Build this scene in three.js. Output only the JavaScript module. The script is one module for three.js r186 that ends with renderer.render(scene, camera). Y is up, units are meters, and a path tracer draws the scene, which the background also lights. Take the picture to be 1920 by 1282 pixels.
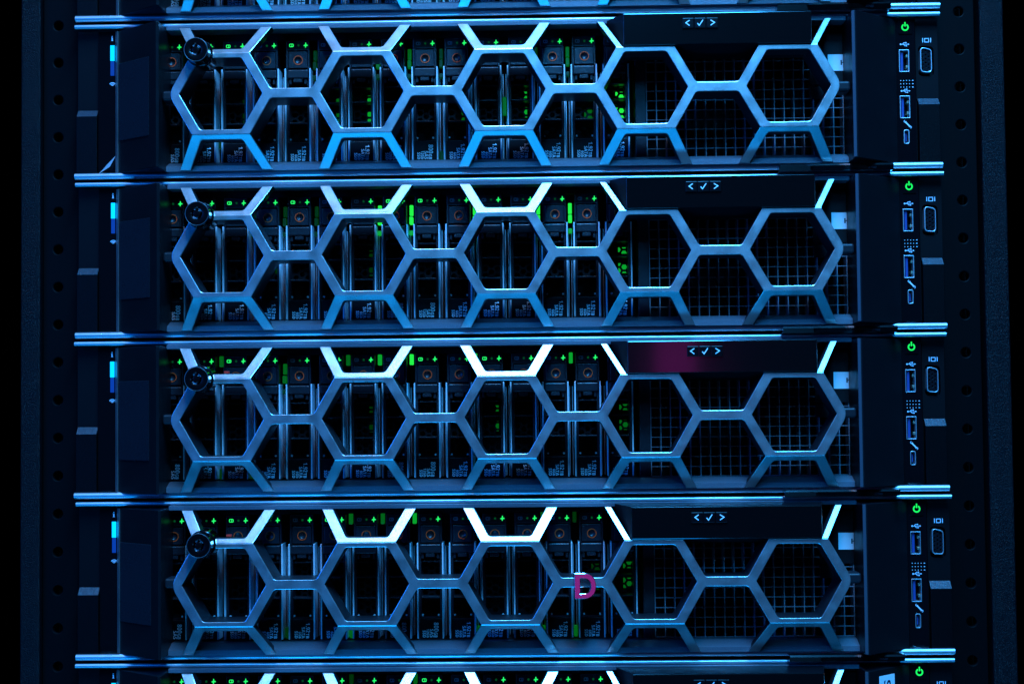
import * as THREE from 'three';
import { RoundedBoxGeometry } from 'three/addons/geometries/RoundedBoxGeometry.js';
import { mergeGeometries } from 'three/addons/utils/BufferGeometryUtils.js';
import { RectAreaLightUniformsLib } from 'three/addons/lights/RectAreaLightUniformsLib.js';

// ---------------------------------------------------------------- camera, lamps, exposure (metres)
const scene = new THREE.Scene();
scene.background = new THREE.Color(0x000000);
const camera = new THREE.PerspectiveCamera(25.21, 1024 / 683, 0.05, 30);
const LIFT = 1.25;                                         // height of the middle shelf line above the floor
camera.position.set(0.02017, LIFT - 0.03294, 0.8489);
camera.rotation.set(0.0394, 0.0215, -0.0112, 'XYZ');
scene.add(camera);
const renderer = new THREE.WebGLRenderer({ antialias: true });
renderer.toneMapping = THREE.LinearToneMapping;
renderer.toneMappingExposure = 1.12;
renderer.shadowMap.enabled = true;
RectAreaLightUniformsLib.init();

// a lamp housing with a glowing diffuser and the area light that it sheds, all facing "towards"
function lamp(name, label, w, h, pos, towards, rgb, strength, glow) {
  const g = new THREE.Group(); g.name = name;
  g.userData = { label, category: 'lamp' };
  g.position.set(pos[0], LIFT + pos[1], pos[2]);
  g.up.set(0, 0, -1); if (Math.abs(towards[2] - pos[2]) > 0.2) g.up.set(0, 1, 0);
  g.lookAt(towards[0], LIFT + towards[1], towards[2]);
  scene.add(g);
  const body = new THREE.Mesh(new RoundedBoxGeometry(w + 0.03, h + 0.03, 0.05, 2, 0.006), new THREE.MeshStandardMaterial({ color: 0x18191c, roughness: 0.6 }));
  body.name = 'housing'; body.position.z = -0.03; g.add(body);
  const c = new THREE.Color().setRGB(...rgb);
  const face = new THREE.Mesh(new THREE.PlaneGeometry(w, h), new THREE.MeshStandardMaterial({ color: 0x101010, emissive: c, emissiveIntensity: glow, roughness: 0.9 }));
  face.name = 'diffuser'; g.add(face);
  const l = new THREE.RectAreaLight(c, strength, w, h);
  l.position.set(0, 0, 0.004); l.rotation.y = Math.PI; g.add(l);   // RectAreaLight shines along its own -z
  return g;
}
lamp('ceiling_lamp', 'azure strip lamp hanging above the aisle right in front of the rack', 0.22, 1.0, [0.18, 1.1, 0.82], [0.18, 0.0, 0.82], [0.03, 0.38, 1.0], 105.0, 0.3);
lamp('ceiling_lamp_001', 'added azure strip lamp above the aisle farther from the rack', 0.22, 1.0, [0.06, 1.1, 2.1], [0.06, 0.0, 2.1], [0.03, 0.38, 1.0], 22.0, 0.3);  // added lamp, brightens drive fronts and labels behind the bezel
lamp('added_floor_lamp', 'added low blue lamp tipped up at the rack in place of floor bounce', 0.7, 0.25, [-0.12, -1.05, 0.75], [-0.03, 0, 0], [0.003, 0.32, 1.0], 13.0, 0.3);  // added lamp, stands in for light bounced off the floor
lamp('side_fill_lamp', 'added tall deep blue fill lamp to the side of the rack', 0.4, 1.0, [-1.25, 0.35, 1.15], [0, 0, 0], [0.0, 0.15, 1.0], 9.0, 0.3);  // unseen fill lamp, replaces bounced blue light on the dark plastics
lamp('added_warm_lamp', 'added narrow warm white lamp beside the azure strip lamp near the rack', 0.08, 0.8, [0.0, 1.08, 0.72], [0.0, 0, 0.72], [1.0, 0.6, 0.5], 19.0, 0.3);  // added lamp: brings red to the rings, whitens the facet highlights
lamp('accent_lamp', 'small square magenta lamp far behind the camera', 0.07, 0.14, [0.25, 0.02, 1.9], [0.1, -0.05, 0], [1.0, 0.04, 0.8], 0.55, 0.2);

// ---------------------------------------------------------------- helpers: everything below is given in millimetres
const MM = 0.001, P = 88.9;
let seed = 7;
const rnd = () => { seed = (seed * 1664525 + 1013904223) >>> 0; return seed / 4294967296; };
// metres, and uv in centimetres from the axis each face looks along
function fin(g) {
  if (g.index) g = g.toNonIndexed();
  g.scale(MM, MM, MM);
  const p = g.attributes.position, uv = new Float32Array(p.count * 2);
  const a = new THREE.Vector3(), b = new THREE.Vector3(), c = new THREE.Vector3();
  for (let i = 0; i < p.count; i += 3) {
    a.fromBufferAttribute(p, i); b.fromBufferAttribute(p, i + 1); c.fromBufferAttribute(p, i + 2);
    const n = b.clone().sub(a).cross(c.clone().sub(a)); const ax = Math.abs(n.x), ay = Math.abs(n.y), az = Math.abs(n.z);
    for (let k = 0; k < 3; k++) {
      const x = p.getX(i + k), y = p.getY(i + k), z = p.getZ(i + k);
      const q = az >= ax && az >= ay ? [x, y] : ax >= ay ? [z, y] : [x, z];
      uv[(i + k) * 2] = q[0] * 25; uv[(i + k) * 2 + 1] = q[1] * 25;          // one tile every 40 mm
    }
  }
  g.setAttribute('uv', new THREE.BufferAttribute(uv, 2));
  for (const k of Object.keys(g.attributes)) if (!['position', 'normal', 'uv'].includes(k)) g.deleteAttribute(k);
  return g;
}
const box = (x0, x1, y0, y1, z0, z1, r = 0) => {
  const w = x1 - x0, h = y1 - y0, d = z1 - z0;
  const g = r > 0 ? new RoundedBoxGeometry(w, h, d, 1, r) : new THREE.BoxGeometry(w, h, d);
  return g.translate((x0 + x1) / 2, (y0 + y1) / 2, (z0 + z1) / 2);
};
const cyl = (r, len, axis, x, y, z, seg = 24) => {
  const g = new THREE.CylinderGeometry(r, r, len, seg);
  if (axis === 'x') g.rotateZ(Math.PI / 2); if (axis === 'z') g.rotateX(Math.PI / 2);
  return g.translate(x, y, z);
};
const clean = g => { g = g.index ? g.toNonIndexed() : g; for (const k of Object.keys(g.attributes)) if (!['position', 'normal', 'uv'].includes(k)) g.deleteAttribute(k); return g; };
const merge = list => mergeGeometries(list.map(clean));
function mesh(parent, name, geo, mat) {
  const m = new THREE.Mesh(fin(geo), mat); m.name = name; m.castShadow = m.receiveShadow = true; parent.add(m); return m;
}
function part(parent, name) { const g = new THREE.Group(); g.name = name; parent.add(g); return g; }
// a polygon with rounded corners: points [x, y, radius]
function trace(path, pts) {
  const n = pts.length;
  for (let i = 0; i < n; i++) {
    const [px, py] = pts[(i + n - 1) % n], [x, y, r = 0] = pts[i], [qx, qy] = pts[(i + 1) % n];
    const u = [px - x, py - y], v = [qx - x, qy - y], lu = Math.hypot(...u), lv = Math.hypot(...v);
    const half = Math.acos(Math.max(-1, Math.min(1, (u[0] * v[0] + u[1] * v[1]) / lu / lv))) / 2;
    const t = r ? Math.min(r / Math.tan(half), lu * 0.49, lv * 0.49) : 0;
    const A = [x + u[0] / lu * t, y + u[1] / lu * t], B = [x + v[0] / lv * t, y + v[1] / lv * t];
    if (i) path.lineTo(...A); else path.moveTo(...A);
    if (r) path.quadraticCurveTo(x, y, ...B);
  }
  path.closePath(); return path;
}
const poly = (pts, holes = []) => { const s = trace(new THREE.Shape(), pts); for (const h of holes) s.holes.push(trace(new THREE.Path(), h)); return s; };
// extruded from z0 (back) to z1 (front), edges bevelled by b inside the outline
const slab = (shape, z0, z1, b = 0, seg = 6) => new THREE.ExtrudeGeometry(shape, { depth: z1 - z0 - 2 * b, bevelEnabled: b > 0, bevelThickness: b, bevelSize: b, bevelOffset: -b, bevelSegments: 2, curveSegments: seg }).translate(0, 0, z0 + b);
// a profile drawn in (z, y) run along x, or drawn in (x, z) run along y
const runX = (pts, x0, x1, b = 0) => slab(poly(pts), x0, x1, b).applyMatrix4(new THREE.Matrix4().set(0, 0, 1, 0, 0, 1, 0, 0, -1, 0, 0, 0, 0, 0, 0, 1)).scale(1, 1, -1);
const flip = g => { g = g.index ? g.toNonIndexed() : g; for (const k of ['position', 'normal', 'uv']) { const a = g.attributes[k]; if (!a) continue; for (let i = 0; i < a.count; i += 3) for (let c = 0; c < a.itemSize; c++) { const t = a.getComponent(i + 1, c); a.setComponent(i + 1, c, a.getComponent(i + 2, c)); a.setComponent(i + 2, c, t); } } return g; };
const mapped = (g, f) => { g = clean(g); const p = g.attributes.position; for (let i = 0; i < p.count; i++) p.setXYZ(i, ...f(p.getX(i), p.getY(i), p.getZ(i))); g.computeVertexNormals(); return g; };
const alongX = (pts, x0, x1, b = 0) => mapped(slab(poly(pts), x0, x1, b), (a, y, c) => [c, y, -a]);      // pts are (-z, y)
const alongY = (pts, y0, y1, b = 0) => mapped(slab(poly(pts), y0, y1, b), (x, a, c) => [x, c, -a]);       // pts are (x, -z)

// ---------------------------------------------------------------- procedural textures
function noiseTex(size, f, srgb = false) {
  const d = new Uint8Array(size * size * 4);
  for (let i = 0; i < size * size; i++) { const v = f(i % size, (i / size) | 0); const c = Array.isArray(v) ? v : [v, v, v]; for (let k = 0; k < 3; k++) d[i * 4 + k] = Math.max(0, Math.min(255, c[k] * 255)); d[i * 4 + 3] = 255; }
  const t = new THREE.DataTexture(d, size, size); t.wrapS = t.wrapT = THREE.RepeatWrapping; t.magFilter = THREE.LinearFilter; t.minFilter = THREE.LinearMipmapLinearFilter; t.generateMipmaps = true;
  if (srgb) t.colorSpace = THREE.SRGBColorSpace; t.needsUpdate = true; return t;
}
function smoothNoise(size, cell) {
  const n = size / cell, v = Array.from({ length: n * n }, rnd);
  return (x, y) => { const X = x / cell, Y = y / cell, i = X | 0, j = Y | 0, u = X - i, w = Y - j; const s = t => t * t * (3 - 2 * t); const g = (a, b) => v[((b % n) + n) % n * n + ((a % n) + n) % n]; return (g(i, j) * (1 - s(u)) + g(i + 1, j) * s(u)) * (1 - s(w)) + (g(i, j + 1) * (1 - s(u)) + g(i + 1, j + 1) * s(u)) * s(w); };
}
const S = 512;
const fine = smoothNoise(S, 2), mid = smoothNoise(S, 4), coarse = smoothNoise(S, 16), wide = smoothNoise(S, 64);
const grainTex = noiseTex(S, (x, y) => 0.5 * fine(x, y) + 0.35 * mid(x, y) + 0.15 * coarse(x, y));
const flakeTex = noiseTex(S, (x, y) => 0.7 * fine(x, y) + 0.3 * mid(x, y));
const smudgeTex = noiseTex(S, (x, y) => 0.62 + 0.2 * wide(x, y) + 0.12 * coarse(x, y) + 0.06 * fine(x, y));
// lint and dust lying on dark surfaces: sparse pale specks and a few hairs
const specks = new Float32Array(S * S);
for (let i = 0; i < 260; i++) { const x = rnd() * S | 0, y = rnd() * S | 0, r = rnd() < 0.12 ? 2 : 1, a = 0.25 + 0.6 * rnd(); for (let u = 0; u < r; u++) for (let w = 0; w < r; w++) specks[((y + w) % S) * S + (x + u) % S] = a; }
for (let i = 0; i < 10; i++) { let x = rnd() * S, y = rnd() * S, a = rnd() * 6.28; for (let k = 0; k < 26; k++) { specks[((y + S) % S | 0) * S + ((x + S) % S | 0)] = 0.22; a += (rnd() - 0.5) * 0.5; x += Math.cos(a); y += Math.sin(a); } }
const dusty = (r, g, b, n) => noiseTex(S, (x, y) => { const s = specks[y * S + x] * n, k = 0.9 + 0.2 * fine(x, y); return [r * k + s, g * k + s, b * k + s]; }, true);

const brushed = noiseTex(S, (x, y) => { const k = 0.79 + 0.05 * (fine(x, y) - 0.5) + 0.04 * (mid(x, y) - 0.5) + 0.04 * (wide(x, y) - 0.5) + 0.25 * (specks[((y * 3) % S) * S + (x * 3) % S] > 0.6 ? 1 : 0); return [k, k * 0.995, k * 0.99]; }, true);
const M = {
  chrome: new THREE.MeshStandardMaterial({ color: new THREE.Color().setRGB(0.66, 0.66, 0.67), metalness: 1, roughness: 0.13 }),
  filmHaze: new THREE.MeshPhysicalMaterial({ color: 0xd8dce4, transmission: 0.6, thickness: 0, roughness: 0.55 }),
  leverLit: new THREE.MeshStandardMaterial({ map: dusty(0.17, 0.185, 0.21, 0.6), roughness: 0.36, bumpMap: grainTex, bumpScale: 0.00025 }),  // lever plastic painted lighter, for the light its chamfer catches
  latch: new THREE.MeshPhysicalMaterial({ specularIntensity: 0.5, map: dusty(0.1, 0.115, 0.14, 0.12), roughness: 0.36, roughnessMap: smudgeTex }),
  silver: new THREE.MeshStandardMaterial({ map: brushed, metalness: 0.93, roughness: 0.42, roughnessMap: smudgeTex, bumpMap: flakeTex, bumpScale: 0.00003 }),
  backing: new THREE.MeshPhysicalMaterial({ specularIntensity: 0.6, map: dusty(0.10, 0.11, 0.13, 0.25), roughness: 0.4 }),
  rim: new THREE.MeshStandardMaterial({ map: dusty(0.40, 0.42, 0.45, 0.45), metalness: 0.3, roughness: 0.38, bumpMap: grainTex, bumpScale: 0.00012 }),
  cap: new THREE.MeshPhysicalMaterial({ specularIntensity: 0.3, map: dusty(0.055, 0.065, 0.08, 0.12), roughness: 0.42, roughnessMap: smudgeTex }),
  capEdge: new THREE.MeshStandardMaterial({ color: new THREE.Color().setRGB(0.10, 0.11, 0.12), metalness: 0.5, roughness: 0.4 }),
  gloss: new THREE.MeshPhysicalMaterial({ map: dusty(0.035, 0.035, 0.04, 0.22), roughness: 0.14, clearcoat: 1, clearcoatRoughness: 0.06 }),
  lockBlack: new THREE.MeshPhysicalMaterial({ color: 0x08080a, roughness: 0.22, metalness: 0.3, clearcoat: 1, clearcoatRoughness: 0.08 }),
  ear: new THREE.MeshPhysicalMaterial({ specularIntensity: 0.2, map: dusty(0.03, 0.034, 0.04, 0.15), roughness: 0.5, bumpMap: grainTex, bumpScale: 0.00004 }),
  lever: new THREE.MeshPhysicalMaterial({ specularIntensity: 0.2, map: dusty(0.02, 0.022, 0.027, 0.2), roughness: 0.4, bumpMap: grainTex, bumpScale: 0.0001 }),
  steel: new THREE.MeshStandardMaterial({ color: new THREE.Color().setRGB(0.78, 0.80, 0.83), metalness: 1, roughness: 0.42 }),
  rail: new THREE.MeshStandardMaterial({ color: new THREE.Color().setRGB(0.86, 0.87, 0.9), metalness: 0.3, roughness: 0.36 }),
  chassis: new THREE.MeshPhysicalMaterial({ specularIntensity: 0.35, color: 0x0b0b0c, roughness: 0.6 }),
  carrier: new THREE.MeshStandardMaterial({ map: dusty(0.10, 0.115, 0.14, 0.4), roughness: 0.3, bumpMap: grainTex, bumpScale: 0.0001 }),
  carrierDark: new THREE.MeshPhysicalMaterial({ specularIntensity: 0.35, color: 0x0c0c0e, roughness: 0.5 }),
  grid: new THREE.MeshStandardMaterial({ color: 0x7c8088, roughness: 0.3 }),
  orange: new THREE.MeshStandardMaterial({ color: new THREE.Color().setRGB(1.0, 0.07, 0.0), roughness: 0.6 }),
  white: new THREE.MeshStandardMaterial({ color: new THREE.Color().setRGB(0.8, 0.8, 0.8), roughness: 0.6 }),
  red: new THREE.MeshStandardMaterial({ color: new THREE.Color().setRGB(0.8, 0.03, 0.015), roughness: 0.4 }),
  iconOff: new THREE.MeshStandardMaterial({ color: new THREE.Color().setRGB(0.16, 0.17, 0.18), roughness: 0.6 }),
  usbBlue: new THREE.MeshStandardMaterial({ color: new THREE.Color().setRGB(0.02, 0.05, 0.2), roughness: 0.4 }),
  brass: new THREE.MeshStandardMaterial({ color: new THREE.Color().setRGB(0.5, 0.45, 0.3), metalness: 0.8, roughness: 0.35 }),
  black: new THREE.MeshStandardMaterial({ color: 0x030304, roughness: 0.8 }),
  post: new THREE.MeshPhysicalMaterial({ specularIntensity: 0.12, map: dusty(0.014, 0.016, 0.02, 0.03), roughness: 0.55, bumpMap: grainTex, bumpScale: 0.00003 }),
  powder: new THREE.MeshPhysicalMaterial({ specularIntensity: 0.22, map: dusty(0.035, 0.042, 0.055, 0.3), roughness: 0.3, bumpMap: grainTex, bumpScale: 0.0005 }),
  film: new THREE.MeshPhysicalMaterial({ color: 0xffffff, transmission: 1, thickness: 0, roughness: 0.08, ior: 1.5 }),
  green: new THREE.MeshStandardMaterial({ color: 0x020402, emissive: new THREE.Color().setRGB(0.01, 1.0, 0.12), emissiveIntensity: 1.0 }),
  greenIcon: new THREE.MeshStandardMaterial({ color: 0x020402, emissive: new THREE.Color().setRGB(0.02, 1.0, 0.16), emissiveIntensity: 1.0 }),
  greenDot: new THREE.MeshStandardMaterial({ color: 0x020402, emissive: new THREE.Color().setRGB(0.0, 0.06, 0.012), emissiveIntensity: 1.0 }),
  blueOn: new THREE.MeshStandardMaterial({ color: 0x020204, emissive: new THREE.Color().setRGB(0.0, 0.62, 1.6), emissiveIntensity: 1.3 }),
  blueLow: new THREE.MeshStandardMaterial({ color: 0x0a1224, emissive: new THREE.Color().setRGB(0.0, 0.03, 0.32), emissiveIntensity: 1.0 }),
};
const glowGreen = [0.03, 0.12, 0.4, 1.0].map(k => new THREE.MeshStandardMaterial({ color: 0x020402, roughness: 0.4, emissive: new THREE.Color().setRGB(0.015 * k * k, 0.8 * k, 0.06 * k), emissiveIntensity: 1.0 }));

// printed faces
function printed(w, h, draw, base, opts) {
  const c = document.createElement('canvas'); c.width = w; c.height = h; const x = c.getContext('2d');
  x.fillStyle = base; x.fillRect(0, 0, w, h); draw(x, w, h);
  const t = new THREE.CanvasTexture(c); t.colorSpace = THREE.SRGBColorSpace; t.anisotropy = 4;
  return new THREE.MeshPhysicalMaterial({ map: t, roughness: 0.35, specularIntensity: 0.35, ...opts });
}
// the front of a printed plate: geometry in metres with uv 0..1 over its rectangle
function plate(parent, name, x0, x1, y0, y1, z0, z1, mat, holes = [], corner = 0.3, bev = 0.06) {
  let g = slab(poly([[x0, y0, corner], [x1, y0, corner], [x1, y1, corner], [x0, y1, corner]], holes), z0, z1, bev, 4);
  g = clean(g); g.scale(MM, MM, MM);
  const p = g.attributes.position, uv = g.attributes.uv;
  for (let i = 0; i < p.count; i++) uv.setXY(i, (p.getX(i) / MM - x0) / (x1 - x0), (p.getY(i) / MM - y0) / (y1 - y0));
  const m = new THREE.Mesh(g, mat); m.name = name; m.castShadow = m.receiveShadow = true; parent.add(m); return m;
}
function driveLabel(lines) {                                  // 12.4 x 11.2 mm, lines run downwards, the largest at the right
  return printed(496, 448, (x, w, h) => {
    x.fillStyle = '#eef1f5'; x.translate(w, 0); x.rotate(Math.PI / 2);   // now x runs down, y runs left
    for (const [text, size, from, to, base] of lines) { x.save(); x.font = `bold ${size}px sans-serif`; x.translate(from, base); x.scale((to - from) / x.measureText(text).width, 1); x.fillText(text, 0, 0); x.restore(); }
  }, '#0b0c10', { roughness: 0.42 });
}
const sataLabel = driveLabel([['1.92', 125, 65, 284, 168], ['TB', 100, 296, 412, 168], ['SATA', 103, 155, 412, 264], ['6Gb', 82, 260, 412, 332], ['SSD', 95, 242, 412, 419]]);
const sasLabel = driveLabel([['800', 146, 74, 282, 181], ['GB', 108, 291, 412, 181], ['SAS', 108, 217, 412, 270], ['12Gb', 86, 217, 412, 348], ['SSD', 95, 248, 412, 432]]);
const paperT = printed(256, 256, (x, w, h) => { x.fillStyle = '#15161c'; x.fillRect(112, 90, 12, 76); x.fillRect(112, 122, 80, 12); }, '#e4e6ea', { roughness: 0.7 });
const paperS = printed(256, 512, (x, w, h) => { x.fillStyle = '#1a1c30'; x.save(); x.translate(w / 2 - 50, 40); x.rotate(Math.PI / 2); x.font = 'bold 150px sans-serif'; x.fillText('S', 0, 0); x.restore(); }, '#e4e6ea', { roughness: 0.7 });
const leftPrint = printed(128, 1024, (x, w, h) => {
  const k = h / 82, X = mm => mm * w / 10.5, Y = mm => (85.5 - mm) * k;       // panel is 10.5 x 82 mm, y from 3.5 to 85.5
  x.fillStyle = '#d8dde6'; x.strokeStyle = '#d8dde6'; x.lineCap = 'round';
  x.font = 'bold 46px serif'; x.fillText('i', X(7.2), Y(79.2));
  x.lineWidth = 4.5; for (const r of [6, 15, 24]) { x.beginPath(); x.arc(X(8), Y(53.6), r, -Math.PI * 0.78, -Math.PI * 0.22); x.stroke(); }
}, '#08080b', { roughness: 0.16 });
const rightPrint = printed(128, 1024, (x, w, h) => {
  const k = h / 82, X = mm => (mm - 217.6) * w / 10.4, Y = mm => (85.5 - mm) * k;
  x.fillStyle = x.strokeStyle = '#d8dde6'; x.lineCap = 'round'; x.lineJoin = 'round';
  for (const cy of [70.4, 44.3]) {                                            // the three pronged usb mark
    x.lineWidth = 4; const a = X(220.2), b = X(224.6), y = Y(cy);
    x.beginPath(); x.arc(a, y, 6, 0, 7); x.fill();
    x.beginPath(); x.moveTo(a, y); x.lineTo(b, y); x.moveTo(a + 12, y); x.lineTo(a + 22, y - 11); x.lineTo(a + 36, y - 11); x.moveTo(a + 18, y); x.lineTo(a + 28, y + 11); x.lineTo(a + 40, y + 11); x.stroke();
    x.beginPath(); x.arc(a + 36, y - 11, 4.5, 0, 7); x.fill(); x.fillRect(a + 36, y + 7, 8, 8);
    x.beginPath(); x.moveTo(b + 6, y); x.lineTo(b - 4, y - 6); x.lineTo(b - 4, y + 6); x.fill();
  }
  x.lineWidth = 9; x.beginPath(); x.moveTo(X(222.0), Y(26.9)); x.lineTo(X(224.4), Y(24.4)); x.stroke();   // spanner
  x.lineWidth = 4; x.beginPath(); x.arc(X(221.8), Y(27.3), 7, 0.1, 4.4); x.stroke(); x.beginPath(); x.arc(X(224.6), Y(24.0), 7, -3.0, 1.3); x.stroke();
}, '#08080b', { roughness: 0.16 });
const vgaPrint = printed(128, 512, (x, w, h) => {
  const X = mm => (mm - 229) * w / 12.3, Y = mm => (85.5 - mm) * h / 45.5;
  x.strokeStyle = '#d8dde6'; x.lineWidth = 5; x.lineJoin = 'round';
  x.strokeRect(X(234.2), Y(74.0), X(236.4) - X(234.2), Y(72.0) - Y(74.0));
  for (const a of [233.1, 237.5]) { x.beginPath(); x.moveTo(X(a), Y(74.3)); x.lineTo(X(a), Y(71.8)); x.stroke(); }
}, '#060608', { roughness: 0.6, specularIntensity: 0.2 });
const keyPrint = k => printed(96, 80, (x, w, h) => {
  x.strokeStyle = '#e6ecf5'; x.lineWidth = 8; x.lineCap = 'butt'; x.lineJoin = 'miter'; x.beginPath();
  if (k === 0) { x.moveTo(60, 18); x.lineTo(28, 38); x.lineTo(60, 60); }
  if (k === 1) { x.moveTo(24, 42); x.lineTo(40, 60); x.lineTo(72, 16); }
  if (k === 2) { x.moveTo(34, 18); x.lineTo(68, 38); x.lineTo(34, 60); }
  x.stroke();
}, '#07070a', { roughness: 0.3 });
const badgePrint = printed(512, 32, (x) => { x.fillStyle = '#3a3c42'; x.font = 'italic bold 24px sans-serif'; x.fillText('R740', 380, 24); }, '#060608', { roughness: 0.2 });

// ---------------------------------------------------------------- one drive carrier, origin at its centre line, front at z = -3.4
const ICON_Y = 76.2;
const thinShape = (pts, z, t = 0.15) => slab(poly(pts), z, z + t);
function ringGeo(r0, r1, z0, z1, a0 = 0, a1 = Math.PI * 2, seg = 28) {
  const s = new THREE.Shape(); s.absarc(0, 0, r1, a0, a1, false); if (a1 - a0 < 6.28) { s.absarc(0, 0, r0, a1, a0, true); s.closePath(); } else { const h = new THREE.Path(); h.absarc(0, 0, r0, 0, Math.PI * 2, true); s.holes.push(h); }
  return new THREE.ExtrudeGeometry(s, { depth: z1 - z0, bevelEnabled: false, curveSegments: seg }).translate(0, 0, z0);
}
const pulse = [[-2.0, -0.28], [-1.0, -0.42], [-0.75, -1.25], [-0.35, -1.25], [-0.1, -0.35], [0.95, -0.3], [0.95, 0.2], [0.05, 0.3], [-0.25, 1.35], [-0.65, 1.35], [-0.8, 0.3], [-1.4, 0.2]].map(([x, y]) => [x * 0.85 + 0.25, y * 1.1]);
function makeDrive(labelMat) {
  const d = part(new THREE.Group(), 'drive_carrier');
  // carrier box: frame strips round a sunken, vented middle
  mesh(d, 'body', merge([
    box(-6.6, 6.6, 73.3, 79, -30, -3.6, 0.3), box(-6.6, -5.6, 62.6, 73.3, -30, -3.6), box(5.6, 6.6, 62.6, 73.3, -30, -3.6),
    box(-6.6, -5.2, 9.5, 62.6, -16, -5.0), box(5.2, 6.6, 9.5, 62.6, -16, -5.0),
    box(-6.6, 6.6, 9.4, 21.2, -16, -4.0, 0.3), box(-5.6, 5.6, 62.6, 73.3, -30, -9)]), M.carrier);
  mesh(d, 'status_window', box(-6.0, 6.2, 74.0, 78.4, -3.6, -3.42, 0.08), M.carrierDark);
  // square release button with a dished orange ringed centre
  const dish = new THREE.LatheGeometry([[0, -1.1], [1.2, -1.0], [1.95, -0.45], [2.15, 0]].map(p => new THREE.Vector2(...p)), 28).rotateX(Math.PI / 2);
  const bs = poly([[-5.2, 63.2, 0.4], [5.4, 63.2, 0.4], [5.4, 72.6, 0.4], [-5.2, 72.6, 0.4]]); const hp = new THREE.Path(); hp.absarc(0.35, 67.6, 2.15, 0, Math.PI * 2, true); bs.holes.push(hp);
  mesh(d, 'release_button', merge([slab(bs, -5.2, -2.9, 0.18, 28), dish.translate(0.35, 67.6, -2.95)]), M.carrier);
  mesh(d, 'button_ring', ringGeo(2.15, 2.68, -2.9, -2.7).translate(0.35, 67.6, 0), M.orange);
  // handle: top band and the bright side rails
  mesh(d, 'handle', merge([box(-6.2, 6.2, 57.2, 62.4, -9, -2.5, 0.9), box(-6.2, -5.3, 20, 57.2, -9, -4.4, 0.2), box(5.3, 6.2, 20, 57.2, -9, -4.4, 0.2)]), M.carrier);
  for (const s of [-1, 1]) mesh(d, 'rail', merge([box(s * 6.98 - 0.42, s * 6.98 + 0.42, 10.2, 63.0, -14, -2.4, 0.3)]), M.rail);
  for (const y of [52.5, 44.0, 32.6]) mesh(d, 'rib', box(-5.3, 5.3, y - 0.35, y + 0.35, -13, -6.2, 0.15), M.carrier);
  mesh(d, 'handle_catch', merge([box(-2.6, 2.6, 55.0, 57.4, -8.4, -3.1, 0.5), box(-5.0, -3.6, 54.2, 57.4, -8.4, -3.8, 0.3), box(3.6, 5.0, 54.2, 57.4, -8.4, -3.8, 0.3)]), M.carrier);
  for (const x of [-4.4, 4.4]) mesh(d, 'hinge_pin', cyl(0.55, 1.2, 'z', x, 23.0, -5.2, 12), M.rail);
  // honeycomb vent at the bottom of the recess
  const cells = []; for (let c = -1; c <= 1; c++) for (let r = 0; r < 8; r++) { const x = c * 3.42, y = 24.6 + r * 3.95 + (c ? 1.97 : 0); cells.push(Array.from({ length: 6 }, (_, k) => [x + 1.62 * Math.cos(k * Math.PI / 3), y + 1.62 * Math.sin(k * Math.PI / 3)])); }
  mesh(d, 'vent_plate', slab(poly([[-5.3, 21], [5.3, 21], [5.3, 57.4], [-5.3, 57.4]], cells), -14.2, -13.2), M.carrierDark);
  plate(d, 'drive_label', -6.1, 6.3, 9.7, 20.9, -4.0, -3.85, labelMat, [], 1.2);
  // icons in the status window
  mesh(d, 'activity_icon', thinShape(pulse, -3.42).translate(4.7, ICON_Y, 0), M.greenIcon);
  mesh(d, 'status_icon', merge([slab(poly([[-1.25, -0.95, 0.7], [1.25, -0.95, 0.7], [1.25, 0.95, 0.7], [-1.25, 0.95, 0.7]], [[[-0.85, -0.55, 0.3], [-0.85, 0.55, 0.3], [0.85, 0.55, 0.3], [0.85, -0.55, 0.3]]]), -3.42, -3.27), box(0.05, 0.4, -0.6, 0.6, -3.42, -3.28)]).translate(-3.5, ICON_Y, 0), M.iconOff);
  mesh(d, 'fault_light', cyl(0.6, 0.15, 'z', 0.5, ICON_Y, -3.36, 16), M.greenDot);
  return d;
}
const driveSata = makeDrive(sataLabel), driveSas = makeDrive(sasLabel);

// ---------------------------------------------------------------- hexagon lattice of the bezel
const PITCH = 77.3, XC = [0, 1, 2, 3, 4].map(i => -155.0 + PITCH * i), YC = 43.7, SIDE = PITCH / 3, R = 22.8;
const T = (SIDE - R) * Math.sqrt(3), H = Math.sqrt(3) / 2, YT = YC + H * SIDE, YB = YC - H * SIDE, NOTCH = PITCH / 2 - R, FIL = 2.6;
const hexHole = x => Array.from({ length: 6 }, (_, k) => { const a = -k * Math.PI / 3; return [x + R * Math.cos(a), YC + R * Math.sin(a), k % 3 ? FIL : 0.8]; });
function midShape(grow = 0) {
  const pts = [], n = 4;
  for (let c = 0; c <= n; c++) {
    pts.push([XC[c] - NOTCH + (c ? 0 : 0), YT, 0], [XC[c] + NOTCH, YT, 0]);
    if (c < n) { const m = XC[c] + PITCH / 2; pts.push([m - R / 2, YT - H * R, FIL], [m + R / 2, YT - H * R, FIL]); }
  }
  pts.push([XC[n] + SIDE + T / Math.sqrt(3), YC, 9]);
  for (let c = n; c >= 0; c--) {
    pts.push([XC[c] + NOTCH, YB, 0], [XC[c] - NOTCH, YB, 0]);
    if (c > 0) { const m = XC[c] - PITCH / 2; pts.push([m + R / 2, YB + H * R, FIL], [m - R / 2, YB + H * R, FIL]); }
  }
  pts.push([XC[0] - SIDE - T / Math.sqrt(3), YC, 9]);
  return poly(pts.reverse(), XC.map(hexHole));
}
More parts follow.
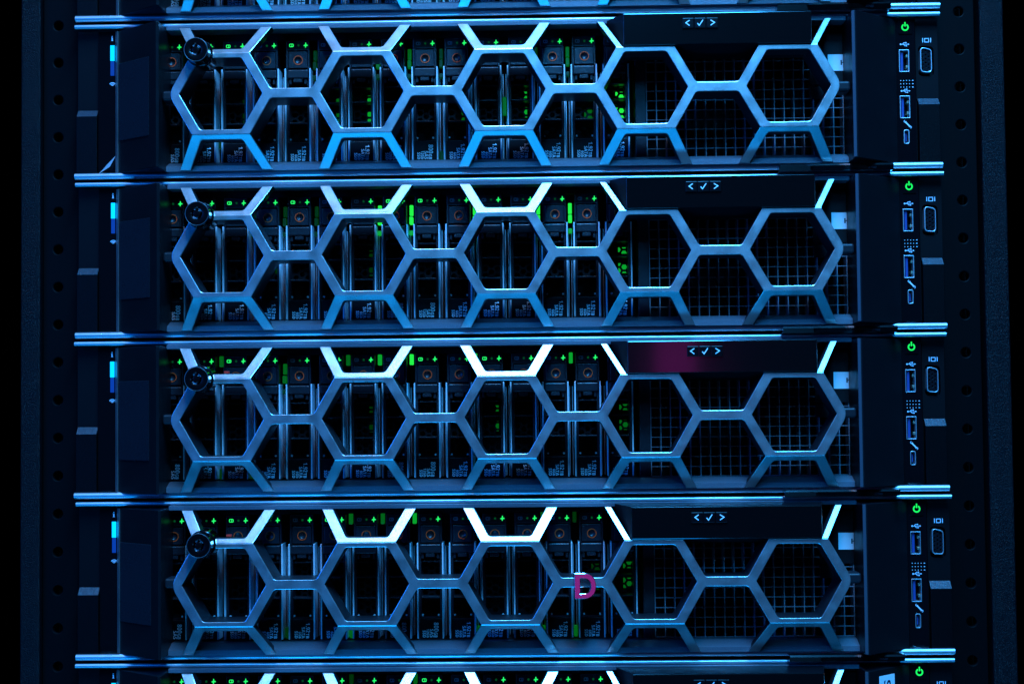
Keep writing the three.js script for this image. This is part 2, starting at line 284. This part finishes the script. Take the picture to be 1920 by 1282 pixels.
// legs of one column above the fold, drawn upward from y = 0 at the fold; narrow = left/right leg only beside the display
function legShapes(h, kind) {
  const k = 1 / Math.sqrt(3), A = [-NOTCH, 0], B = [-NOTCH - h * k, h], D = [-R / 2, T / 2], C = [-R / 2 - (h - T / 2) * k, h];
  const m = ([x, y]) => [-x, y];
  if (kind === 'full') return [poly([A, m(A), m(B), m(C), [...m(D), FIL], [...D, FIL], C, B])];
  const w = 3.5, leg = [A, [A[0] + w, 0], [B[0] + w, h], B];
  return [poly(kind === 'left' ? leg : leg.map(m).reverse())];
}
const FOLD_TOP = 12.3 / 17.0, FOLD_BOT = 14.4 / 17.4, ZF = 24.6;
function facet(kind, top, x, z0, z1, b) {
  const out = [];
  for (const s of legShapes(top ? 17.2 : 17.4, kind)) {
    let g = slab(s, z0, z1, b, 8);
    g = top ? mapped(g, (X, Y, Z) => [X + x, YT + Y, Z - Math.max(-0.3, Y) * FOLD_TOP]) : flip(mapped(g, (X, Y, Z) => [X + x, YB - Y, Z - Math.max(-0.3, Y) * FOLD_BOT]));
    g.computeVertexNormals(); out.push(g);
  }
  return out;
}
const kinds = ['full', 'full', 'full', 'left', 'right'];
const allFacets = (z0, z1, b) => [...XC.flatMap((x, i) => facet(kinds[i], true, x, z0, z1, b)), ...XC.flatMap(x => facet('full', false, x, z0, z1, b))];

// ---------------------------------------------------------------- one server: everything that is the same in all of them
const server0 = new THREE.Group(); server0.name = 'rack_server';
{
  const s = server0;
  mesh(s, 'chassis', merge([box(-217, 217, 1.2, 87.8, -420, -32), box(-217, -198, 1.2, 87.8, -32, -7), box(198, 217, 1.2, 87.8, -32, -7),
    box(-198, 198, 79.4, 87.8, -32, -5), box(-198, 198, 1.2, 9.2, -32, -4)]), M.chassis);
  mesh(s, 'top_lip', cyl(1.25, 482.6, 'x', 0, 86.5, 4.2, 28), M.steel);
  mesh(s, 'bottom_lip', cyl(1.75, 482.6, 'x', 0, 2.3, 4.0, 28), M.steel);
  for (let i = 1; i < 15; i++) for (const o of [-0.95, 0.75]) mesh(s, 'slot_guide', box(-197.86 + 17.92 * i + o - 0.22, -197.86 + 17.92 * i + o + 0.22, 10.4, 60.5, -26, -12.5 - 0.8 * (i % 3), 0.15), M.steel);
  mesh(s, 'bay_divider', box(72.6, 78.8, 9.2, 79.4, -30, -4.2, 0.4), M.carrier);
  // moulded grid over the empty bays: bars 5.4 mm apart, 9 mm deep
  const bars = []; const g0 = 79.2, g1 = 189.5, b0 = 9.6, b1 = 64.0;
  for (let x = g0; x <= g1 + 1; x += 5.5) bars.push(box(x - 0.24, x + 0.24, b0, b1 + 14, -15, -5.2));
  for (let y = b0; y <= b1 + 14; y += 5.44) bars.push(box(g0, g1, y - 0.15, y + 0.15, -7.5, -5.35));
  mesh(s, 'vent_grid', merge(bars), M.grid);
  mesh(s, 'bay_bracket', merge([box(170.5, 197, 49.6, 79, -12, -4.2, 0.4), box(170.5, 182, 41.5, 49.4, -12, -5.0, 0.4)]), M.carrierDark);
  plate(s, 'bay_label', 180.8, 197, 57.3, 66.6, -4.2, -4.0, paperT, [], 0.2);

  // ---- left ear: outer plate, latch lever, status panel
  const L = part(s, 'ear');
  mesh(L, 'ear_plate', box(-241.3, -229.1, 3.9, 85.4, -8, -0.8, 0.3), M.ear);
  mesh(L, 'latch_lever', alongX([[8, 4.2], [-3.2, 4.2], [-3.2, 36.2], [0.4, 40.0], [8, 40.0]], -240.9, -229.4, 0.25), M.lever);
  mesh(L, 'lever_lit_chamfer', alongX([[0.6, 39.9], [-3.05, 36.1], [-3.3, 36.35], [0.3, 40.2]], -240.8, -229.5, 0.05), M.leverLit);  // lighter sheet over the lever chamfer, overhead light put into its colour
  mesh(L, 'ear_side', box(-229.1, -218.5, 3.4, 85.6, -8, 1.2, 0.3), M.ear);
  plate(L, 'status_panel', -229.0, -218.5, 3.5, 85.5, 1.2, 1.5, leftPrint);
  mesh(L, 'health_light', box(-222.2, -219.8, 67.8, 76.6, 1.4, 1.75, 0.15), M.blueOn);
  mesh(L, 'wireless_light', box(-222.1, -219.9, 59.4, 67.6, 1.4, 1.7, 0.15), M.blueLow);
  mesh(L, 'film_tab', mapped(slab((() => { const q = new THREE.Shape(); q.absarc(-224, 5.2, 3.3, Math.PI, 2 * Math.PI, false); q.closePath(); return q; })(), 0, 0.08, 0, 14), (x, y, z) => [x, y, z + 1.6 + 4.6 * Math.sin(Math.min(1, (5.2 - y) / 2.2) * Math.PI / 2)]), M.film);

  // ---- right ear: port panel, screen socket, latch lever
  const E = part(s, 'ear');
  const usb = [[219.2, 224.8, 54.9, 67.4], [219.2, 224.8, 29.0, 41.6]], micro = [221.0, 224.1, 14.7, 22.6];
  const rect = ([a, b, c, d], r = 0.3) => [[a, c, r], [a, d, r], [b, d, r], [b, c, r]];
  plate(E, 'port_panel', 217.7, 228.1, 3.5, 85.5, 1.2, 1.5, rightPrint, [...usb.map(u => rect(u)), rect(micro, 1.0)]);
  mesh(E, 'ear_side', merge([box(217.6, 228.2, 3.4, 85.6, -8, -4.5), box(217.6, 219.0, 3.4, 85.6, -4.5, 1.2), box(225.0, 228.2, 3.4, 85.6, -4.5, 1.2)]), M.ear);
  for (const u of usb) {
    mesh(E, 'usb_port', slab(poly(rect([u[0], u[1], u[2], u[3]]).reverse(), [rect([u[0] + 0.42, u[1] - 0.42, u[2] + 0.42, u[3] - 0.42])]), -4.4, 1.75, 0.1), M.steel);
    mesh(E, 'usb_tongue', box(u[0] + 1.1, u[0] + 2.5, u[2] + 0.9, u[3] - 1.1, -4.4, 0.4, 0.15), M.usbBlue);
    for (const f of [0.26, 0.74]) mesh(E, 'usb_contact', box(u[1] - 1.5, u[1] - 0.5, u[2] + 12.5 * f - 0.7, u[2] + 12.5 * f + 0.7, -3.6, 0.2, 0.2), M.brass);
  }
  mesh(E, 'micro_usb_port', slab(poly(rect(micro, 1.1).reverse(), [rect([micro[0] + 0.45, micro[1] - 0.45, micro[2] + 0.45, micro[3] - 0.45], 0.8)]), -4.4, 1.75, 0.1), M.steel);
  mesh(E, 'micro_usb_tongue', box(222.2, 222.8, 16.4, 20.8, -4.4, 0.2), M.usbBlue);
  const dots = []; for (let i = 0; i < 5; i++) for (let j = 0; j < 3; j++) dots.push(box(219.7 + i * 1.62, 220.1 + i * 1.62 + (i === 4 ? 0.35 : 0), 46.2 + j * 1.85, 46.6 + j * 1.85, 1.5, 1.62));
  mesh(E, 'air_dots', merge(dots), M.rail);
  mesh(E, 'power_button', slab(poly(rect([219.2, 226.7, 76.0, 84.4], 0.6).reverse()), 1.4, 1.95, 0.18), M.gloss);
  mesh(E, 'power_icon', merge([ringGeo(1.25, 2.05, 1.95, 2.1, Math.PI / 2 + 0.5, Math.PI * 2.5 - 0.5), box(-0.36, 0.36, 0.5, 2.9, 1.95, 2.1)]).translate(222.8, 79.8, 0), M.green);
  const vg = [[231.3, 55.0, 2.2], [231.3, 69.2, 2.2], [237.6, 67.6, 2.2], [237.6, 54.4, 2.2]];
  plate(E, 'socket_plate', 229.0, 241.3, 40.0, 85.5, -1.6, -0.8, vgaPrint, [[[230.4, 53.0, 2.6], [230.4, 70.3, 2.6], [239.0, 69.4, 2.6], [239.0, 52.4, 2.6]]]);
  mesh(E, 'ear_plate', merge([box(229.0, 241.3, 3.9, 53.0, -8, -1.7), box(229.0, 241.3, 70.4, 85.4, -8, -1.7), box(229.0, 241.3, 53.0, 70.4, -8, -5.2)]), M.ear);
  mesh(E, 'screen_socket', merge([slab(poly(vg.map(p => p).reverse(), [vg.map(([x, y, r]) => [x + (x > 234 ? -0.45 : 0.5), y + (y > 60 ? -0.5 : 0.5), r * 0.8])]), -5.2, 0.6, 0.12)]), M.steel);
  const pins = []; for (let c = 0; c < 3; c++) for (let r = 0; r < 5; r++) { const h = []; const cx = 232.8 + c * 1.62, cy = 57.2 + r * 2.2 + (c === 1 ? 0.9 : 0); for (let k = 0; k < 8; k++) h.push([cx + 0.5 * Math.cos(-k * Math.PI / 4), cy + 0.5 * Math.sin(-k * Math.PI / 4)]); pins.push(h); }
  mesh(E, 'socket_insert', slab(poly([[231.6, 55.0, 1.8], [237.4, 54.8, 1.8], [237.4, 67.4, 1.8], [231.6, 69.0, 1.8]], pins), -4.5, -0.2, 0.05, 3), M.cap);
  mesh(E, 'latch_lever', alongX([[8, 4.2], [-3.2, 4.2], [-3.2, 36.0], [0.4, 39.8], [8, 39.8]], 229.3, 240.9, 0.25), M.lever);
  mesh(E, 'lever_lit_chamfer', alongX([[0.6, 39.9], [-3.05, 36.1], [-3.3, 36.35], [0.3, 40.2]], 229.4, 240.8, 0.05), M.leverLit);  // lighter chamfer sheet again, its light painted in
  mesh(E, 'film_tab', mapped(slab((() => { const q = new THREE.Shape(); q.absarc(222.6, 5.2, 3.3, Math.PI, 2 * Math.PI, false); q.closePath(); return q; })(), 0, 0.08, 0, 14), (x, y, z) => [x, y, z + 1.6 + 4.6 * Math.sin(Math.min(1, (5.2 - y) / 2.2) * Math.PI / 2)]), M.film);

  // ---- bezel
  const B = part(s, 'bezel');
  mesh(B, 'hexagon_grille', merge([slab(midShape(), ZF - 1.4, ZF, 0.3, 8), ...allFacets(ZF - 1.4, ZF, 0.3)]), M.silver);
  mesh(B, 'grille_backing', merge([slab(midShape(), ZF - 22, ZF - 1.45, 0, 8), ...allFacets(ZF - 8.5, ZF - 1.45, 0)]), M.backing);
  mesh(B, 'top_rim', box(-189, 189, 82.9, 85.3, -4, 8.0, 0.35), M.rim);
  mesh(B, 'bottom_rim', alongX([[4, 3.7], [-9.2, 3.7], [-9.2, 6.5], [-1.5, 9.4], [4, 9.4]], -189, 189, 0.2), M.rim);
  for (const d of [-1, 1]) mesh(B, 'side_peg', box(d > 0 ? 181 : -188.9, d > 0 ? 188.9 : -181, 41.2, 47, 6, 19, 1.6), M.backing);
  // end caps rise from the ears to the lattice
  const capPts = [[-218.4, 2], [-218.4, -2.2], [-217.2, -3.4], [-190.4, -25.4], [-189.0, -24.6], [-189.0, 2]];
  mesh(B, 'end_cap', alongY(capPts, 3.9, 84.2, 0.3), M.cap);
  mesh(B, 'end_cap', alongY([[189.0, 2], [189.0, -23.6], [190.9, -25.2], [215.9, -3.2], [217.2, -2.2], [217.2, 2]], 3.9, 84.2, 0.3), M.cap);
  mesh(B, 'cap_edge', alongY([[-219.0, -1.4], [-219.0, -2.5], [-217.5, -4.2], [-216.9, -3.2]], 4.4, 84.0, 0.15), M.silver);
  mesh(B, 'cap_edge', alongY([[188.75, -23.2], [188.75, -24.2], [190.0, -25.35], [190.5, -24.6]], 4.4, 84.0, 0.1), M.capEdge);
  const n = 22 / 26.8; // slope of the cap face
  mesh(B, 'release_latch', alongY([[-216.8, -2.9], [-216.8, -4.35], [-195.4, -4.35 - 21.4 * n], [-195.0, -3.2 - 21.4 * n]], 21.9, 65.5, 0.25), M.latch);
  // display block and its keys
  const x0 = 64.9, x1 = 166.8, v = [[x0, 66.5, 25.2], [x1, 66.5, 25.2], [x1, 83.9, 25.2], [x0, 83.9, 25.2], [x0 - 0.5, 62.6, 6], [x1 + 0.5, 62.6, 6], [x1 + 3, 84.6, 6], [x0 - 9, 84.6, 6]];
  const q = (a, b, c, d) => [a, b, c, a, c, d].flatMap(i => v[i]);
  const dg = new THREE.BufferGeometry(); dg.setAttribute('position', new THREE.Float32BufferAttribute([...q(0, 1, 2, 3), ...q(4, 7, 6, 5), ...q(0, 3, 7, 4), ...q(1, 5, 6, 2), ...q(3, 2, 6, 7), ...q(0, 4, 5, 1)], 3)); dg.computeVertexNormals();
  mesh(B, 'display_housing', dg, M.cap);
  mesh(B, 'display_glass', slab(poly([[x0 + 0.1, 66.6, 0.4], [x1 - 0.1, 66.6, 0.4], [x1 - 0.1, 83.8, 0.4], [x0 + 0.1, 83.8, 0.4]]), 25.2, 25.9, 0.3), M.gloss);
  for (let k = 0; k < 3; k++) plate(B, 'display_button', 97.0 + k * 6.5, 103.1 + k * 6.5, 75.2, 80.7, 25.8, 26.8, keyPrint(k), [], 0.25, 0.28);
  // thin model strip under the right end
  mesh(B, 'badge_strip', alongX([[-2, 2.4], [-13.6, 2.4], [-14.2, 1.4], [-12.6, -1.2], [-2, -1.2]], 150, 212.4, 0.25), M.gloss);
  { const g = new THREE.PlaneGeometry(42, 2.4); g.rotateX(0.55).translate(188, 0.05, 13.75); g.scale(MM, MM, MM); const m = new THREE.Mesh(g, badgePrint); m.name = 'badge_print'; B.add(m); }
}
// lock in the first junction of the lattice
function addLock(B, flag, turn) {
  const x = -166.4, y = 65.9;
  mesh(B, 'lock_collar', new THREE.LatheGeometry([[0, 14], [7.4, 14], [7.4, 25.2], [7.0, 25.7], [6.6, 25.8], [6.6, 33.6]].map(p => new THREE.Vector2(...p)), 48).rotateX(Math.PI / 2).translate(x, y, 0), M.lockBlack);
  mesh(B, 'lock_face', new THREE.LatheGeometry([[6.6, 33.6], [6.5, 34.2], [6.1, 34.5], [3.1, 34.4], [2.9, 33.9], [2.9, 30.5], [2.0, 30.5], [2.0, 34.0], [1.8, 34.3], [0, 34.3]].map(p => new THREE.Vector2(...p)), 48).rotateX(Math.PI / 2).translate(x, y, 0), M.lockBlack);
  for (const [a, w, h] of [[Math.PI / 2 + turn, 0.45, 0.9], [Math.PI + turn, 0.35, 0.6]]) mesh(B, 'lock_notch', box(2.7, 2.7 + h, -w, w, 34.2, 34.56).rotateZ(a).translate(x, y, 0), M.black);
  for (const [a, l] of [[0.5, 0.7], [3.75, 1.0], [1.9, 0.4]]) mesh(B, 'lock_pin', ringGeo(2.35, 2.75, 31, 33.8, a, a + l, 10).translate(x, y, 0), M.steel);
  mesh(B, 'lock_ring', new THREE.TorusGeometry(6.35, 0.16, 6, 48).translate(x, y, 34.35), M.capEdge);
  if (flag) mesh(B, 'lock_flag', box(-155.2, -152.2, 68.9, 70.2, 15.6, 17, 0.2), M.red);
}

// ---------------------------------------------------------------- the six servers
const bayX = i => -188.9 + 17.92 * i, SAS = new Set([0, 7, 8]);
const rows = [
  { label: 'topmost rack server, directly above the server with peeled film', lit: [], slotGlows: [[9, 0, 'low']], vents: [] },
  { label: 'rack server with a peeled corner of protective film on its left status panel', lit: [2, 4], slotGlows: [[7, 1, 'high'], [8, 1, 'high'], [5, 0, 'high'], [1, 0, 'high'], [9, 0, 'high'], [12, 0, 'high'], [13, 1, 'high'], [11, 2, 'mid'], [2, 0, 'low'], [9, 1, 'foot']], vents: [[14, 3], [13, 1], [5, 1], [6, 2], [9, 1], [11, 2], [2, 0]], peel: true },
  { label: 'rack server with status lights lit on four drives, below the server with peeled film', lit: [2, 4, 7, 8], slotGlows: [[7, 3, 'high'], [8, 3, 'high'], [10, 3, 'high'], [12, 3, 'high'], [13, 3, 'high'], [4, 0, 'high'], [5, 0, 'high'], [10, 1, 'foot'], [3, 0, 'high']], vents: [[14, 2], [6, 0], [3, 0]] },
  { label: 'rack server with a red lock flag and a magenta reflection in its display', lit: [2, 8, 10], slotGlows: [[7, 2, 'top'], [8, 3, 'top'], [10, 3, 'top'], [12, 2, 'top'], [13, 2, 'top'], [4, 1, 'high'], [2, 1, 'top'], [6, 1, 'top'], [10, 2, 'foot'], [2, 1, 'foot'], [3, 0, 'foot']], vents: [[14, 1], [9, 2], [10, 1], [6, 0]], flag: true },
  { label: 'rack server with a polished metal letter D on its bezel', lit: [2, 5], slotGlows: [[8, 2, 'top'], [7, 1, 'top'], [12, 1, 'top'], [13, 0, 'top'], [6, 1, 'top'], [12, 2, 'foot'], [13, 2, 'foot'], [10, 2, 'foot'], [4, 1, 'foot'], [6, 2, 'foot'], [3, 0, 'foot']], vents: [[14, 1], [13, 0]], flag: true, letter: true },
  { label: 'rack server with a white paper label on its right end cap', lit: [2, 8], slotGlows: [[8, 1, 'top'], [6, 0, 'top']], vents: [], paper: true },
];
rows.forEach((r, k) => {
  const s = server0.clone(); s.name = k ? `rack_server_${String(k).padStart(3, '0')}` : 'rack_server';
  s.position.set([0, -0.3, 0.1, -0.4, 0.6, 0.3][k] * MM, LIFT + (2 * P - k * P + 4.3) * MM, 0);
  s.userData = { label: r.label, category: 'server', group: 'servers stacked in the rack' };
  scene.add(s);
  for (let i = 0; i < 15; i++) {
    const d = (SAS.has(i) ? driveSas : driveSata).clone(); d.position.x = bayX(i) * MM; s.add(d);
    if (r.lit.includes(i)) d.children.find(c => c.name === 'status_icon').material = M.greenIcon;
    if (i === 14) d.children.find(c => c.name === 'activity_icon').material = M.greenIcon;
  }
  // glowing green blocks imitate LED reflections in the slots between the carriers
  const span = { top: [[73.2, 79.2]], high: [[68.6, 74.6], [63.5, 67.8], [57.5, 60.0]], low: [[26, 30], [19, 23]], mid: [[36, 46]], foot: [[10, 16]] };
  for (const [i, level, where] of r.slotGlows) for (const [a, b] of span[where]) mesh(s, 'slot_glow', box(bayX(i) - 8.96 - 1.1, bayX(i) - 8.96 + 1.0, a, b, -12, -7 - (a % 3), 0.4), glowGreen[Math.max(0, level - (a < 62 ? 1 : 0))]);
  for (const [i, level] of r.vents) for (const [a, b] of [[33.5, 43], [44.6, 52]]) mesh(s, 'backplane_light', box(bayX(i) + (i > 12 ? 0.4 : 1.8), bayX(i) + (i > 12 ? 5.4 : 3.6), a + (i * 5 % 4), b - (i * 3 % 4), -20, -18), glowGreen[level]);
  const bezel = s.children.find(c => c.name === 'bezel');
  addLock(bezel, r.flag, [0, 0.05, -0.06, 0.1, -0.25, 0.04][k]);
  if (r.letter) {
    const q = new THREE.Shape(); q.moveTo(33.9, 35.8); q.lineTo(38.6, 35.8); q.bezierCurveTo(43.2, 35.8, 45.4, 38.6, 45.4, 42.6); q.bezierCurveTo(45.4, 46.6, 43.2, 49.4, 38.6, 49.4); q.lineTo(33.9, 49.4); q.closePath();
    const o = new THREE.Path(); o.moveTo(37.0, 38.5); o.lineTo(37.0, 46.5); o.lineTo(38.6, 46.5); o.bezierCurveTo(41.2, 46.5, 42.6, 45.0, 42.6, 42.5); o.bezierCurveTo(42.6, 40.0, 41.2, 38.5, 38.6, 38.5); o.closePath(); q.holes.push(o);
    const d = mesh(bezel, 'letter_d', slab(q, 0, 7, 0.28, 16).translate(-39.6, -42.6, -7), M.chrome);
    d.position.set(39.6 * MM, 42.6 * MM, (ZF + 6.4) * MM); d.rotation.set(-0.1, 0.044, 0);            // the letter sits a little askew
    d.userData.label = 'polished metal letter D standing proud of the bezel';
  }
  if (r.peel) {
    // a corner of the clear film has come loose and bends forward
    const v = [[-229, 3.9, 2.0], [-221.6, 7.6, 4.6], [-224.2, 9.0, 1.9], [-218.9, 14.2, 2.2], [-226.6, 6.2, 1.8]], t = [0, 1, 4, 4, 1, 2, 2, 1, 3];
    const g = new THREE.BufferGeometry(); g.setAttribute('position', new THREE.Float32BufferAttribute(t.flatMap(k => v[k]), 3)); g.computeVertexNormals();
    mesh(s.children.find(c => c.name === 'ear'), 'protective_film', g, M.filmHaze);
  }
  if (r.paper) {
    const g = slab(poly([[0, 0], [13.4, 0], [13.4, 30], [0, 30]]), 0, 0.15); const pg = clean(g); const uv = pg.attributes.uv, pp = pg.attributes.position;
    for (let i = 0; i < pp.count; i++) uv.setXY(i, pp.getX(i) / 13.4, pp.getY(i) / 30);
    pg.rotateY(0.722).translate(197.0, 50.8, 20.1); pg.scale(MM, MM, MM); const m = new THREE.Mesh(pg, paperS); m.name = 'paper_label'; m.castShadow = m.receiveShadow = true; bezel.add(m);
  }
});

// ---------------------------------------------------------------- rack: posts with holes and the frame strips beside them
const rack = new THREE.Group(); rack.name = 'server_rack'; rack.position.set(0, LIFT, 0);
rack.userData = { label: 'black steel server rack with rows of round holes holding the servers', category: 'rack' }; scene.add(rack);
for (const d of [-1, 1]) {
  const holes = []; for (let y = -420; y < 420; y += 21.3) { const h = new THREE.Path(); h.absarc(255, y + 7.5, 2.7, 0, Math.PI * 2, true); holes.push(h); }
  const q = poly([[222, -440], [263.6, -440], [263.6, 440], [222, 440]]); q.holes.push(...holes);
  let g = slab(q, -11.5, -8.05, 0.6, 20); if (d < 0) { g = flip(mapped(g, (x, y, z) => [-x, y, z])); g.computeVertexNormals(); }
  mesh(rack, 'mounting_post', g, M.post);
  mesh(rack, 'post_web', box(d > 0 ? 222 : -263.6, d > 0 ? 263.6 : -222, -440, 440, -40, -37), M.black);
  mesh(rack, 'frame_strip', d < 0 ? box(-275.4, -264.0, -440, 440, -40, -4.4, 1.2) : box(265.3, 279.0, -440, 440, -40, -4.4, 1.2), M.powder);
}
renderer.render(scene, camera);
